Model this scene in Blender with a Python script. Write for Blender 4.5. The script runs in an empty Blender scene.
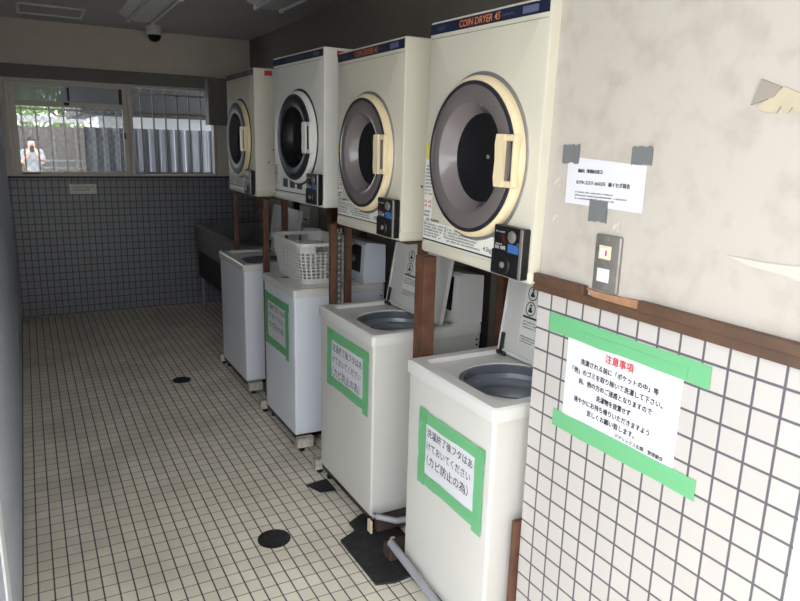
import bpy, bmesh, math, random
from mathutils import Vector, Matrix
random.seed(7)
SC = bpy.context.scene
COL = SC.collection
PI = math.pi

# ------------------------------------------------------------------ camera
cam_d = bpy.data.cameras.new('camera')
cam = bpy.data.objects.new('camera', cam_d)
COL.objects.link(cam)
rt = Vector((0.87767, -0.47857, 0.02574)); dn = Vector((-0.08629, -0.21061, -0.97375)); fw = Vector((0.47143, 0.85242, -0.22614))
up, bk = -dn, -fw
cam.matrix_world = Matrix(((rt.x, up.x, bk.x, 0), (rt.y, up.y, bk.y, 0), (rt.z, up.z, bk.z, 1.72), (0, 0, 0, 1)))
cam_d.sensor_width = 36; cam_d.lens = 36 * 672.76 / 800; cam_d.clip_start = 0.02
SC.camera = cam
# ------------------------------------------------------------------ world, exposure
w = bpy.data.worlds.new('overcast_sky'); SC.world = w; w.use_nodes = True
bg = w.node_tree.nodes['Background']; bg.inputs[0].default_value = (0.90, 0.95, 1.0, 1); bg.inputs[1].default_value = 1.0
SC.view_settings.view_transform = 'Standard'; SC.view_settings.look = 'None'
SC.view_settings.gamma = 1; SC.view_settings.use_curve_mapping = False
SC.view_settings.exposure = 2.3
try:
    SC.cycles.max_bounces = 12; SC.cycles.diffuse_bounces = 6; SC.cycles.transparent_max_bounces = 16
except Exception: pass

# ------------------------------------------------------------------ materials
def lin(c): c /= 255; return c / 12.92 if c <= .04045 else ((c + .055) / 1.055) ** 2.4
def rgb(r, g, b): return (lin(r), lin(g), lin(b), 1)
def mat(name, col, rough=.5, metal=0., noise=0., nscale=8., bump=0., bscale=60., stain=None, spec=.5, coat=0.):
    m = bpy.data.materials.new(name); m.use_nodes = True; nt = m.node_tree; N = nt.nodes; L = nt.links
    b = N['Principled BSDF']; b.inputs['Base Color'].default_value = rgb(*col)
    b.inputs['Roughness'].default_value = rough; b.inputs['Metallic'].default_value = metal
    b.inputs['Specular IOR Level'].default_value = spec; b.inputs['Coat Weight'].default_value = coat
    tc = N.new('ShaderNodeTexCoord')
    if noise or stain:
        n = N.new('ShaderNodeTexNoise'); n.inputs['Scale'].default_value = nscale; n.inputs['Detail'].default_value = 6
        L.new(tc.outputs['Object'], n.inputs['Vector'])
        r = N.new('ShaderNodeMapRange'); L.new(n.outputs['Fac'], r.inputs['Value'])
        r.inputs['From Min'].default_value = .35 if not stain else .48; r.inputs['From Max'].default_value = .68 if not stain else .75
        r.inputs['To Min'].default_value = 0; r.inputs['To Max'].default_value = noise or .6
        mx = N.new('ShaderNodeMix'); mx.data_type = 'RGBA'
        mx.inputs[6].default_value = rgb(*col); mx.inputs[7].default_value = rgb(*(stain or [int(c * .6) for c in col]))
        L.new(r.outputs[0], mx.inputs[0]); L.new(mx.outputs[2], b.inputs['Base Color'])
    if bump:
        n2 = N.new('ShaderNodeTexNoise'); n2.inputs['Scale'].default_value = bscale; n2.inputs['Detail'].default_value = 5
        L.new(tc.outputs['Object'], n2.inputs['Vector'])
        bp = N.new('ShaderNodeBump'); bp.inputs['Strength'].default_value = bump; bp.inputs['Distance'].default_value = .004
        L.new(n2.outputs['Fac'], bp.inputs['Height']); L.new(bp.outputs[0], b.inputs['Normal'])
    return m
def tile_mat(name, ax, pitch, phase, lw, tile, grout, rough, vary=.12, dirt=None):
    """square mosaic tile with grout lines; ax = the two object axes, lw = line widths (m)"""
    m = bpy.data.materials.new(name); m.use_nodes = True; nt = m.node_tree; N = nt.nodes; L = nt.links
    b = N['Principled BSDF']; b.inputs['Roughness'].default_value = rough
    tc = N.new('ShaderNodeTexCoord'); sp = N.new('ShaderNodeSeparateXYZ'); L.new(tc.outputs['Object'], sp.inputs[0])
    def M(op, a, c=None):
        n = N.new('ShaderNodeMath'); n.operation = op
        for i, v in enumerate((a, c)):
            if v is None: continue
            if isinstance(v, (int, float)): n.inputs[i].default_value = v
            else: L.new(v, n.inputs[i])
        return n.outputs[0]
    lines, ids = [], []
    for k in (0, 1):
        u = M('DIVIDE', M('SUBTRACT', sp.outputs[ax[k]], phase[k]), pitch[k])
        ids.append(M('FLOOR', u))
        d = M('MULTIPLY', M('SUBTRACT', .5, M('ABSOLUTE', M('SUBTRACT', M('FRACT', u), .5))), pitch[k])
        r = N.new('ShaderNodeMapRange'); r.interpolation_type = 'SMOOTHSTEP'; L.new(d, r.inputs[0])
        r.inputs[1].default_value = lw[k] / 2 * .6; r.inputs[2].default_value = lw[k] / 2 * 1.4
        lines.append(r.outputs[0])
    mask = M('MULTIPLY', lines[0], lines[1])
    cb = N.new('ShaderNodeCombineXYZ'); L.new(ids[0], cb.inputs[0]); L.new(ids[1], cb.inputs[1])
    wn = N.new('ShaderNodeTexWhiteNoise'); L.new(cb.outputs[0], wn.inputs[0])
    hs = N.new('ShaderNodeHueSaturation'); hs.inputs['Color'].default_value = rgb(*tile)
    L.new(M('ADD', M('MULTIPLY', wn.outputs['Value'], vary), 1 - vary / 2), hs.inputs['Value'])
    tcol = hs.outputs[0]
    if dirt:
        n = N.new('ShaderNodeTexNoise'); n.inputs['Scale'].default_value = 2.2; n.inputs['Detail'].default_value = 7
        L.new(tc.outputs['Object'], n.inputs['Vector'])
        r = N.new('ShaderNodeMapRange'); L.new(n.outputs['Fac'], r.inputs[0]); r.inputs[1].default_value = .45; r.inputs[2].default_value = .8; r.inputs[4].default_value = .55
        mx = N.new('ShaderNodeMix'); mx.data_type = 'RGBA'; L.new(r.outputs[0], mx.inputs[0]); L.new(tcol, mx.inputs[6]); mx.inputs[7].default_value = rgb(*dirt)
        tcol = mx.outputs[2]
    mx = N.new('ShaderNodeMix'); mx.data_type = 'RGBA'; mx.inputs[6].default_value = rgb(*grout)
    L.new(mask, mx.inputs[0]); L.new(tcol, mx.inputs[7]); L.new(mx.outputs[2], b.inputs['Base Color'])
    bp = N.new('ShaderNodeBump'); bp.inputs['Strength'].default_value = .5; bp.inputs['Distance'].default_value = .002
    L.new(mask, bp.inputs['Height']); L.new(bp.outputs[0], b.inputs['Normal'])
    return m
def sheet_mat(name, col, alpha, rough=.4, wire=None):
    """thin see-through sheet: tape, window glass"""
    m = bpy.data.materials.new(name); m.use_nodes = True; nt = m.node_tree; N = nt.nodes; L = nt.links
    b = N['Principled BSDF']; b.inputs['Base Color'].default_value = rgb(*col); b.inputs['Roughness'].default_value = rough
    t = N.new('ShaderNodeBsdfTransparent'); mx = N.new('ShaderNodeMixShader'); mx.inputs[0].default_value = alpha
    L.new(t.outputs[0], mx.inputs[1]); L.new(b.outputs[0], mx.inputs[2]); L.new(mx.outputs[0], N['Material Output'].inputs['Surface'])
    if wire:
        tc = N.new('ShaderNodeTexCoord'); mp = N.new('ShaderNodeMapping'); mp.inputs['Rotation'].default_value = (0, PI / 4, 0)
        L.new(tc.outputs['Object'], mp.inputs[0]); sp = N.new('ShaderNodeSeparateXYZ'); L.new(mp.outputs[0], sp.inputs[0])
        outs = []
        for a in (0, 2):
            d = N.new('ShaderNodeMath'); d.operation = 'PINGPONG'; d.inputs[1].default_value = wire / 2; L.new(sp.outputs[a], d.inputs[0])
            c = N.new('ShaderNodeMath'); c.operation = 'LESS_THAN'; c.inputs[1].default_value = wire * .045; L.new(d.outputs[0], c.inputs[0]); outs.append(c.outputs[0])
        o = N.new('ShaderNodeMath'); o.operation = 'MAXIMUM'; L.new(outs[0], o.inputs[0]); L.new(outs[1], o.inputs[1])
        s = N.new('ShaderNodeMath'); s.operation = 'MULTIPLY_ADD'; s.inputs[1].default_value = .5; s.inputs[2].default_value = alpha; L.new(o.outputs[0], s.inputs[0])
        L.new(s.outputs[0], mx.inputs[0])
    return m
M = dict(
    plaster=mat('painted_board', (184, 176, 166), .8, noise=.6, nscale=14, bump=.3, bscale=14, stain=(160, 148, 133)),
    wall_left=mat('textured_wall_paint', (206, 212, 226), .85, noise=.2, nscale=30, bump=.8, bscale=90),
    wall_up=mat('upper_wall_paint', (222, 212, 200), .9, noise=.12, nscale=5, bump=.3, bscale=50),
    ceiling=mat('ceiling_paint', (190, 188, 188), .9, noise=.1, nscale=3),
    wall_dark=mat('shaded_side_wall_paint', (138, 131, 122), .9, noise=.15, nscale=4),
    tile_front=tile_mat('square_white_tile', (1, 2), (.0653, .0653), (1.1538, 1.1215), (.0062, .0062), (188, 182, 177), (92, 90, 96), .25, .05),
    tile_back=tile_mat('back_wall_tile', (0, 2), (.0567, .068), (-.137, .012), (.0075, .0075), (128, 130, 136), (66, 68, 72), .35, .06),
    tile_floor=tile_mat('floor_mosaic_tile', (0, 1), (.0556, .0718), (-.153, 2.710), (.0055, .0036), (240, 231, 213), (76, 72, 76), .5, .12, (168, 158, 140)),
    washer=mat('washer_enamel_near_dimmed', (208, 206, 200), .35, noise=.1, nscale=6, stain=(178, 170, 152)),  # near washers: enamel darkened to offset the strong light by the entrance
    washer_blue_lifted=mat('washer_enamel_cool_far_lifted', (228, 232, 240), .35),  # far washers: cool enamel, lightened to make up for light falloff
    washer_top=mat('washer_top_plastic', (216, 214, 209), .3),
    dryer=mat('dryer_enamel_cream', (206, 201, 183), .38, noise=.06, nscale=4),
    dryer_pale=mat('dryer_enamel_pale', (218, 216, 208), .38),
    cream=mat('cream_plastic', (228, 210, 172), .35),
    whitep=mat('white_plastic', (226, 225, 220), .35),
    black=mat('black_plastic', (20, 20, 23), .35),
    rubber=mat('black_rubber', (34, 34, 36), .75, noise=.4, nscale=25, bump=.5, bscale=80, stain=(70, 68, 66)),
    darkgasket=mat('dark_gasket', (34, 34, 46), .45),
    smoke=mat('smoked_door_glass', (104, 97, 95), .22, spec=.6, coat=.3),
    bowl=mat('door_bowl_glass', (116, 108, 108), .2, coat=.4), worn=mat('worn_bracket_paint', (196, 192, 180), .6, nscale=70, stain=(60, 52, 48)), boxgrey=mat('grey_box_paint', (120, 118, 114), .7),
    smokeblack=mat('black_door_glass', (11, 12, 16), .32, spec=.3), greyglass=mat('dark_grey_door_glass', (62, 60, 62), .4, spec=.3),
    drum=mat('dark_drum', (10, 11, 15), .35),
    navy=mat('navy_print', (22, 29, 56), .4), orange=mat('orange_print', (226, 132, 72), .5),
    bandgrey=mat('faded_grey_print', (88, 96, 120), .5),
    red=mat('red_print', (196, 62, 66), .5), blue=mat('blue_label', (58, 100, 158), .4), yellow=mat('yellow_label', (226, 204, 70), .5),
    ink=mat('black_ink', (20, 20, 24), .6), ink2=mat('grey_ink', (70, 70, 74), .6),
    paper=mat('white_paper', (214, 213, 217), .6), label=mat('white_label', (226, 225, 216), .45),
    displayred=mat('dark_red_display', (92, 14, 20), .2),
    tape=sheet_mat('green_masking_tape', (122, 200, 142), .62, .45),
    ducttape=mat('grey_cloth_tape', (110, 112, 112), .6, bump=.3, bscale=40),
    steel=mat('stainless_steel', (150, 146, 140), .38, .55, noise=.25, nscale=30),
    galv=mat('grey_metal', (150, 150, 150), .45, .6, noise=.2, nscale=30),
    tub=mat('steel_tub', (146, 150, 158), .35, .35), tubring=mat('grey_tub_ring', (96, 100, 108), .4),
    wood=mat('stained_wood', (104, 68, 48), .6, noise=.7, nscale=18, bump=.3, bscale=60),
    woodtrim=mat('trim_wood', (94, 68, 50), .5, noise=.45, nscale=14, bump=.2, bscale=40),
    rawwood=mat('bare_wood', (166, 124, 92), .8, noise=.4, nscale=30, bump=.5, bscale=80),
    darkwood=mat('dark_wood', (72, 56, 48), .7, noise=.4, nscale=20),
    pvc=mat('grey_pvc', (152, 152, 156), .4), cardboard=mat('torn_backing_paper', (190, 178, 152), .9, noise=.2, nscale=20), greypaper=mat('grey_torn_backing', (150, 142, 130), .9),
    basket=mat('basket_plastic', (214, 213, 206), .35),
    alu=mat('aluminium_frame', (196, 188, 180), .45, .2), jamb=mat('white_frame_paint', (238, 240, 242), .4),
    glass=sheet_mat('wired_window_glass', (190, 200, 206), .16, .1, wire=.05), frost=sheet_mat('frosted_glass', (176, 182, 188), .72, .6),
    bar=mat('grille_bar', (134, 134, 136), .5, .3), lintel=mat('lintel_paint', (74, 72, 72), .8), darkmetal=mat('dark_metal', (38, 38, 40), .5, .3),
    concrete=mat('pale_concrete', (196, 192, 186), .9, noise=.25, nscale=6), sink=mat('grey_stone_sink', (124, 122, 120), .7, noise=.3, nscale=12),
    corrug=mat('corrugated_metal', (140, 144, 150), .35, .4), brown=mat('brown_fence_panel', (80, 73, 66), .8), greyboard=mat('grey_board', (70, 70, 72), .9, noise=.3, nscale=6),
    leaf=mat('leaf_green', (132, 168, 78), .7, noise=.5, nscale=3), bark=mat('bark', (96, 80, 66), .9), skin=mat('skin', (214, 170, 144), .6), hair=mat('dark_hair', (38, 32, 30), .7),
    shirt=mat('white_shirt', (150, 154, 160), .8), trousers=mat('dark_trousers', (62, 64, 74), .8), whitewall=mat('white_rail_paint', (150, 150, 150), .7), fencepost=mat('fence_post', (98, 94, 90), .8), flap=mat('peeled_surface_paper', (196, 188, 178), .9), bin=mat('dark_bin', (48, 44, 44), .6),
)
# two tone: a pale clearcoat blob for the bowls is left to real reflections

# ------------------------------------------------------------------ mesh helpers
class B:
    """collects shapes (world coordinates) and links them as ONE mesh object"""
    def __init__(s): s.v = []; s.f = []
    def add(s, vs, fs):
        o = len(s.v); s.v += [tuple(v) for v in vs]; s.f += [tuple(i + o for i in f) for f in fs]; return s
    def bmadd(s, bm):
        bm.verts.index_update(); return s.add([v.co[:] for v in bm.verts], [[v.index for v in f.verts] for f in bm.faces])
    def box(s, x0, x1, y0, y1, z0, z1, bev=0, seg=2, rot=None):
        bm = bmesh.new(); bmesh.ops.create_cube(bm, size=1)
        for v in bm.verts: v.co = Vector((x0 + (v.co.x + .5) * (x1 - x0), y0 + (v.co.y + .5) * (y1 - y0), z0 + (v.co.z + .5) * (z1 - z0)))
        if bev: bmesh.ops.bevel(bm, geom=bm.edges[:], offset=bev, segments=seg, profile=.5, affect='EDGES', clamp_overlap=True)
        if rot: bmesh.ops.transform(bm, matrix=rot, verts=bm.verts)
        s.bmadd(bm); bm.free(); return s
    def cyl(s, a, b, r, r2=None, n=20, caps=True):
        a, b = Vector(a), Vector(b); r2 = r if r2 is None else r2
        d = (b - a).normalized(); p = d.orthogonal().normalized(); q = d.cross(p)
        vs = []
        for c, rr in ((a, r), (b, r2)):
            for i in range(n): t = 2 * PI * i / n; vs.append(c + p * math.cos(t) * rr + q * math.sin(t) * rr)
        fs = [(i, (i + 1) % n, n + (i + 1) % n, n + i) for i in range(n)]
        if caps: fs += [tuple(range(n))[::-1], tuple(range(n, 2 * n))]
        return s.add(vs, fs)
    def tube(s, pts, r, n=12):
        pts = [Vector(p) for p in pts]; rings = []; vs = []; fs = []
        pd = None
        for i, p in enumerate(pts):
            d = (pts[min(i + 1, len(pts) - 1)] - pts[max(i - 1, 0)]).normalized()
            u = d.orthogonal().normalized() if pd is None else (pd - d * pd.dot(d)).normalized()
            pd = u; v = d.cross(u)
            for k in range(n): t = 2 * PI * k / n; vs.append(p + u * math.cos(t) * r + v * math.sin(t) * r)
        for i in range(len(pts) - 1):
            for k in range(n): fs.append((i * n + k, i * n + (k + 1) % n, (i + 1) * n + (k + 1) % n, (i + 1) * n + k))
        fs += [tuple(range(n))[::-1], tuple(range((len(pts) - 1) * n, len(pts) * n))]
        return s.add(vs, fs)
    def lathe(s, c, axis, prof, n=64, cap0=False, cap1=False):
        """profile = [(offset along axis, radius)]"""
        c = Vector(c); d = Vector(axis).normalized(); p = d.orthogonal().normalized(); q = d.cross(p); vs = []; fs = []
        for h, r in prof:
            for k in range(n): t = 2 * PI * k / n; vs.append(c + d * h + p * math.cos(t) * r + q * math.sin(t) * r)
        for i in range(len(prof) - 1):
            for k in range(n): fs.append((i * n + k, i * n + (k + 1) % n, (i + 1) * n + (k + 1) % n, (i + 1) * n + k))
        if cap0: fs.append(tuple(range(n))[::-1])
        if cap1: fs.append(tuple(range((len(prof) - 1) * n, len(prof) * n)))
        return s.add(vs, fs)
    def prism(s, poly, axis, a, b):
        """polygon in the other two axes extruded along axis from a to b"""
        n = len(poly); o = [i for i in range(3) if i != axis]; vs = []
        for h in (a, b):
            for p in poly:
                v = [0, 0, 0]; v[axis] = h; v[o[0]] = p[0]; v[o[1]] = p[1]; vs.append(v)
        fs = [(i, (i + 1) % n, n + (i + 1) % n, n + i) for i in range(n)] + [tuple(range(n))[::-1], tuple(range(n, 2 * n))]
        return s.add(vs, fs)
    def build(s, name, m, parent=None, smooth=None, loc=None):
        me = bpy.data.meshes.new(name)
        o0 = Vector((0, 0, 0))
        if parent is not None:
            q = parent
            while q is not None: o0 += q.location; q = q.parent
        elif loc is not None: o0 = Vector(loc)
        me.from_pydata([(v[0] - o0.x, v[1] - o0.y, v[2] - o0.z) for v in s.v], [], s.f)
        bm = bmesh.new(); bm.from_mesh(me); bmesh.ops.recalc_face_normals(bm, faces=bm.faces[:]); bm.to_mesh(me); bm.free()
        me.materials.append(m if not isinstance(m, str) else M[m])
        if smooth:
            for p in me.polygons: p.use_smooth = True
            me.set_sharp_from_angle(angle=math.radians(smooth))
        o = bpy.data.objects.new(name, me); COL.objects.link(o)
        if parent is not None: o.parent = parent
        elif loc is not None: o.location = loc
        return o
def thing(name, label, cat, loc, group=None):
    o = bpy.data.objects.new(name, None); COL.objects.link(o); o.location = loc; o.empty_display_size = .1
    return tag(o, label, cat, group)
def tag(o, label, cat, group=None, kind=None):
    o['label'] = label; o['category'] = cat
    if group: o['group'] = group
    if kind: o['kind'] = kind
    return o
def struct(name, b, m, label=None, cat=None, smooth=None):
    o = b.build(name, m, None, smooth); o['kind'] = 'structure'
    if label: o['label'] = label; o['category'] = cat
    return o
def text_b(b, body, origin, height=None, width=None, align='L', u=(0, -1, 0), v=(0, 0, 1), bold=0., slant=0.):
    """adds lettering to builder b: origin = lower left (or centre) of the line on the surface, height = em size"""
    cu = bpy.data.curves.new('t', 'FONT'); cu.body = body; cu.size = 1; cu.offset = bold; cu.resolution_u = 2; cu.shear = slant
    o = bpy.data.objects.new('t', cu); COL.objects.link(o); bpy.context.view_layer.update()
    me = bpy.data.meshes.new_from_object(o.evaluated_get(bpy.context.evaluated_depsgraph_get()))
    xs = [p.co.x for p in me.vertices]
    if xs:
        x0, x1 = min(xs), max(xs); sy = height or width / (x1 - x0); sx = width / (x1 - x0) if width else sy
        off = {'L': x0, 'C': (x0 + x1) / 2, 'R': x1}[align]
        U, V, O = Vector(u), Vector(v), Vector(origin)
        b.add([O + U * (p.co.x - off) * sx + V * p.co.y * sy for p in me.vertices], [tuple(p.vertices) for p in me.polygons])
    bpy.data.objects.remove(o); bpy.data.curves.remove(cu); bpy.data.meshes.remove(me)
def heavy_b(b, body, origin, d=.0006, **k):
    o = Vector(origin)
    for du, dz, dx in ((0, 0, 0), (d, 0, .00006), (d * .5, d * .6, .00012)): text_b(b, body, o + Vector((-dx, -du, dz)), **k)
def lines_b(b, x, y0, y1, z, h, seed, n=1, gap=.0, fill=.88):
    """rows of tiny printed strokes (illegible small print); y0 = left end (large y), y1 = right end"""
    rnd = random.Random(seed)
    for i in range(n):
        y = y0; zz = z - i * gap; end = y1 + rnd.random() * .25 * (y0 - y1)
        while y > end:
            wd = h * rnd.uniform(.6, 1.0)
            if rnd.random() < fill:
                hh = h * rnd.uniform(.65, 1)
                k = rnd.random()
                b.add([(x, y, zz), (x, y - wd * .8, zz), (x, y - wd * .8, zz + hh * .28), (x, y, zz + hh * .28)], [(0, 1, 2, 3)])
                b.add([(x, y, zz + hh * .6), (x, y - wd * .8, zz + hh * .6), (x, y - wd * .8, zz + hh), (x, y, zz + hh)], [(0, 1, 2, 3)])
                yy = y - wd * k * .5
                b.add([(x, yy, zz), (x, yy - wd * .28, zz), (x, yy - wd * .28, zz + hh), (x, yy, zz + hh)], [(0, 1, 2, 3)])
            y -= wd * 1.1
def rquad(b, x, y0, y1, z0, z1): b.add([(x, y0, z0), (x, y1, z0), (x, y1, z1), (x, y0, z1)], [(0, 1, 2, 3)])

# ------------------------------------------------------------------ the setting
XL, XR, YB, ZC, XP = -.151, 2.13, 7.196, 2.716, 1.33
struct('floor', B().box(-.3, 2.3, -.35, 7.35, -.08, 0), 'tile_floor')
struct('ceiling', B().box(-.35, 2.35, -.6, 7.4, ZC, ZC + .12), 'ceiling')
struct('ceiling_rear_sky_blocker', B().box(-3, 5, 7.4, 8.55, ZC + .02, ZC + .14), 'ceiling')  # unseen slab added over the rear yard to block sky light
struct('wall_left', B().box(-.29, XL, 1.45, 7.35, 0, ZC), 'wall_left')
struct('wall_entrance_light_blocker', B().box(.75, 2.3, -.6, -.48, 0, 2.2), 'wall_up')  # unseen wall added behind the camera to cut light from the front
struct('wall_header_sky_blocker', B().box(-.29, 2.3, -.6, -.48, 2.2, ZC), 'wall_up')  # unseen header added behind the camera to cut high sky light
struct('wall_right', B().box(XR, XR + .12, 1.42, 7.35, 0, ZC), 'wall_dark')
bw = B()
bw.box(XL, XR, YB, YB + .12, 0, 1.335)
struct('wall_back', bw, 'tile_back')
bw = B(); bw.box(XL, XR, YB, YB + .12, 2.215, ZC); bw.box(1.76, XR, YB, YB + .12, 1.335, 2.215); bw.box(XL, -.108, YB, YB + .12, 1.335, 2.215)
struct('wall_back_upper', bw, 'wall_up')
struct('wall_front_tiled', B().box(XP, XP + .12, .69, 1.54, 0, 1.3), 'tile_front')
bw = B(); bw.box(XP + .001, XP + .12, .69, 1.54, 1.3, ZC)
struct('wall_front_upper', bw, 'plaster')
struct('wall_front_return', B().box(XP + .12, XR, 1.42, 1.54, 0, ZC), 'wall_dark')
# wooden dado rail with a broken stretch under the switch plate
tr = B()
tr.box(XP - .014, XP, .69, 1.552, 1.303, 1.330, .003); tr.box(XP - .022, XP, 1.335, 1.552, 1.328, 1.356, .004)
tr.box(XP - .022, XP, .69, 1.145, 1.328, 1.356, .004)
struct('trim_1', tr, 'woodtrim', 'brown wooden dado rail above the square wall tiles, broken under the switch plate', 'trim')
struct('trim_2', B().prism([(1.305, 1.328), (1.145, 1.328), (1.145, 1.354), (1.215, 1.349), (1.30, 1.347), (1.335, 1.35), (1.318, 1.337)], 0, XP - .01, XP - .001), 'rawwood')
struct('trim_3', B().box(XP - .02, XP + .06, 1.545, 1.566, 0, .52, .003), 'wood')
struct('baseboard_left', B().box(XL, XL + .004, 2.06, YB, 0, .012), 'lintel')
# white entrance frames either side of the opening
struct('door_1', B().box(XL - .001, XL + .006, 1.94, 2.06, 0, 2.716, .002), 'jamb')
struct('door_2', B().box(XP - .004, 1.46, .6, .69, 0, 2.716, .002), 'jamb')
# lintel over the window
struct('trim_4', B().box(XL, 1.76, YB - .035, YB, 2.215, 2.33, .004), 'boxgrey')
struct('trim_5', B().box(XL, XR, YB - .02, YB, 1.325, 1.345, .003), 'lintel')
# ceiling access panel frame
cf = B()
for a in ((.04, .54, 6.34, 6.365), (.04, .54, 6.81, 6.835), (.04, .065, 6.34, 6.835), (.515, .54, 6.34, 6.835)): cf.box(*a, ZC - .012, ZC, .003)
struct('trim_6', cf, 'whitep')
# window: left sash with frosted transom over wired glass, right half open to the grille
wf = B(); y0, y1 = YB - .012, YB + .09
wf.box(-.108, 1.76, y0, y1, 1.335, 1.362, .003); wf.box(-.108, 1.76, y0, y1, 2.188, 2.215, .003)
wf.box(-.108, -.078, y0, y1, 1.362, 2.188, .003); wf.box(1.73, 1.76, y0, y1, 1.362, 2.188, .003)
wf.box(.915, .955, y0, y1 - .01, 1.362, 2.188, .003)
win = struct('window_1', wf, 'alu')
sf = B(); y0, y1 = YB + .004, YB + .034
sf.box(-.078, -.03, y0, y1, 1.362, 2.188, .003); sf.box(.865, .915, y0, y1, 1.362, 2.188, .003)
sf.box(-.03, .865, y0, y1, 1.362, 1.385, .003); sf.box(-.03, .865, y0, y1, 2.165, 2.188, .003); sf.box(-.03, .865, y0 - .004, y1, 1.975, 2.022, .003)
sash = sf.build('sash', 'alu', win)
B().box(-.03, .865, YB + .017, YB + .021, 1.385, 1.975).build('pane', 'glass', sash)
fp = B(); fp.box(-.03, .865, YB + .015, YB + .021, 2.022, 2.165)
fp.build('frosted_pane', 'frost', sash)
B().box(.395, .415, YB - .006, YB + .012, 2.03, 2.15, .003).build('latch', 'darkmetal', sash)
kb = B().cyl((.385, YB - .004, 2.005), (.385, YB - .03, 2.005), .016, .013); kb.box(.36, .41, YB - .012, YB, 1.995, 2.016, .003)
kb.build('latch_knob', 'darkmetal', sash)
B().box(.84, .868, YB - .012, YB + .004, 2.02, 2.16, .003).build('hinge', 'darkmetal', sash)
B().box(.87, .885, YB - .008, YB + .004, 1.70, 1.76, .003).build('crescent_lock', 'darkmetal', sash)
B().box(-.03, .12, YB - .004, YB + .004, 1.363, 1.372, .002).build('sash_stop', 'darkmetal', sash)
# outside grille
gr = thing('window_grille', 'grey metal bar grille outside the rear window', 'grille', (.8, YB + .15, 1.34))
rl = B()
for z in (1.37, 1.955, 2.14): rl.box(-.15, 1.8, YB + .143, YB + .157, z - .009, z + .009)
rl.build('rail', 'bar', gr)
for i in range(17):
    x = -.11 + i * .1165
    B().box(x - .007, x + .007, YB + .13, YB + .143, 1.30, 2.20).build('bar', 'bar', gr)

# ------------------------------------------------------------------ outdoors
struct('ground', B().box(-30, 30, -40, -.35, -.1, -.02), 'concrete')
struct('ground_side', B().box(-30, -.31, -.35, 2.2, -.1, -.02), 'concrete')
struct('ground_rear', B().box(-14, 16, 7.36, 40, -.1, -.02), 'concrete')
# corrugated fence close behind the window
cb = B(); n = 240; x0, x1 = .58, 2.9; vs = []; fs = []
for i in range(n + 1):
    x = x0 + (x1 - x0) * i / n; ph = (x / .118) % 1
    d = .028 * max(-1, min(1, 1.9 * math.sin(2 * PI * ph)))
    vs += [(x, 8.2 + d, -.02), (x, 8.2 + d, 1.815), (x, 8.204 + d, 1.815), (x, 8.204 + d, -.02)]
for i in range(n):
    for k in range(4): fs.append((i * 4 + k, i * 4 + (k + 1) % 4, i * 4 + 4 + (k + 1) % 4, i * 4 + 4 + k))
fs += [(0, 1, 2, 3), (n * 4, n * 4 + 1, n * 4 + 2, n * 4 + 3)]
cb.add(vs, fs)
tag(cb.build('corrugated_fence', 'corrug', None, 50), 'grey corrugated metal fence just outside the open half of the rear window', 'fence')
# neighbouring shed whose eave board hangs over the fence
sh = thing('shed', 'grey boarded shed with overhanging eave beyond the corrugated fence', 'shed', (1.8, 9.6, -.02))
B().box(.80, 3.6, 8.9, 11, -.02, 1.7).build('wall', 'greyboard', sh)
B().box(.58, 3.7, 8.42, 11.2, 1.955, 2.6, .01).build('eave_board', 'greyboard', sh)
B().box(.80, 3.6, 8.9, 11, 1.7, 1.955).build('wall_band', 'jamb', sh)
# pale handrail outside
hr = thing('handrail', 'white painted tube handrail outside the wired glass pane', 'railing', (.4, 9, -.02))
for z in (1.425, 1.345): B().cyl((.13, 9, z), (.72, 9, z), .014).build('rail', 'whitewall', hr)
for x in (.14, .71): B().cyl((x, 9, -.02), (x, 9, 1.43), .016).build('post', 'bar', hr)
# brown panel fence farther away
bf = thing('panel_fence', 'beige brown panel fence with white top rail under the trees', 'fence', (1.2, 18, -.02))
for i in range(9):
    x = -1.2 + i * .46
    B().box(x + .02, x + .44, 18, 18.03, -.02, 1.91, .004).build('panel', 'brown', bf)
    B().box(x - .03, x + .02, 17.97, 18.05, -.02, 1.95, .004).build('post', 'fencepost', bf)
B().box(-1.3, 3, 17.98, 18.06, 2.0, 2.14, .004).build('top_rail', 'whitewall', bf)
def tree(x, y, zc, r, seed, label):
    t = thing('tree', label, 'tree', (x, y, -.02), 'trees beyond the panel fence')
    tk = B().tube([(x, y, -.02), (x + .05, y, 1.2), (x - .03, y, zc)], .11, 10)
    for a in range(4): tk.tube([(x, y, zc - .8), (x + math.cos(a * 1.6) * r * .5, y + math.sin(a * 1.6) * r * .5, zc + .2)], .04, 8)
    tk.build('trunk', 'bark', t, 40)
    rnd = random.Random(seed); lf = B()
    for i in range(2600):
        d = Vector((rnd.gauss(0, 1), rnd.gauss(0, 1), rnd.gauss(0, 1))).normalized() * r * rnd.uniform(.45, 1) ** .6
        c = Vector((x, y, zc)) + Vector((d.x, d.y, d.z * .75)); s = rnd.uniform(.05, .11)
        a = Vector((rnd.gauss(0, 1), rnd.gauss(0, 1), rnd.gauss(0, 1))).normalized(); b_ = a.orthogonal().normalized(); e = a.cross(b_)
        lf.add([c - b_ * s, c + e * s * .5 + a * s * .15, c + b_ * s, c - e * s * .5 + a * s * .15], [(0, 1, 2), (0, 2, 3)])
    lf.build('foliage', 'leaf', t)
tree(-.5, 20.4, 2.95, 1.5, 1, 'leafy green tree beyond the fence, at the left end of the window view')
tree(1.1, 23.4, 2.9, 1.75, 2, 'leafy green tree beyond the fence, nearer the middle of the window view')
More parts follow.
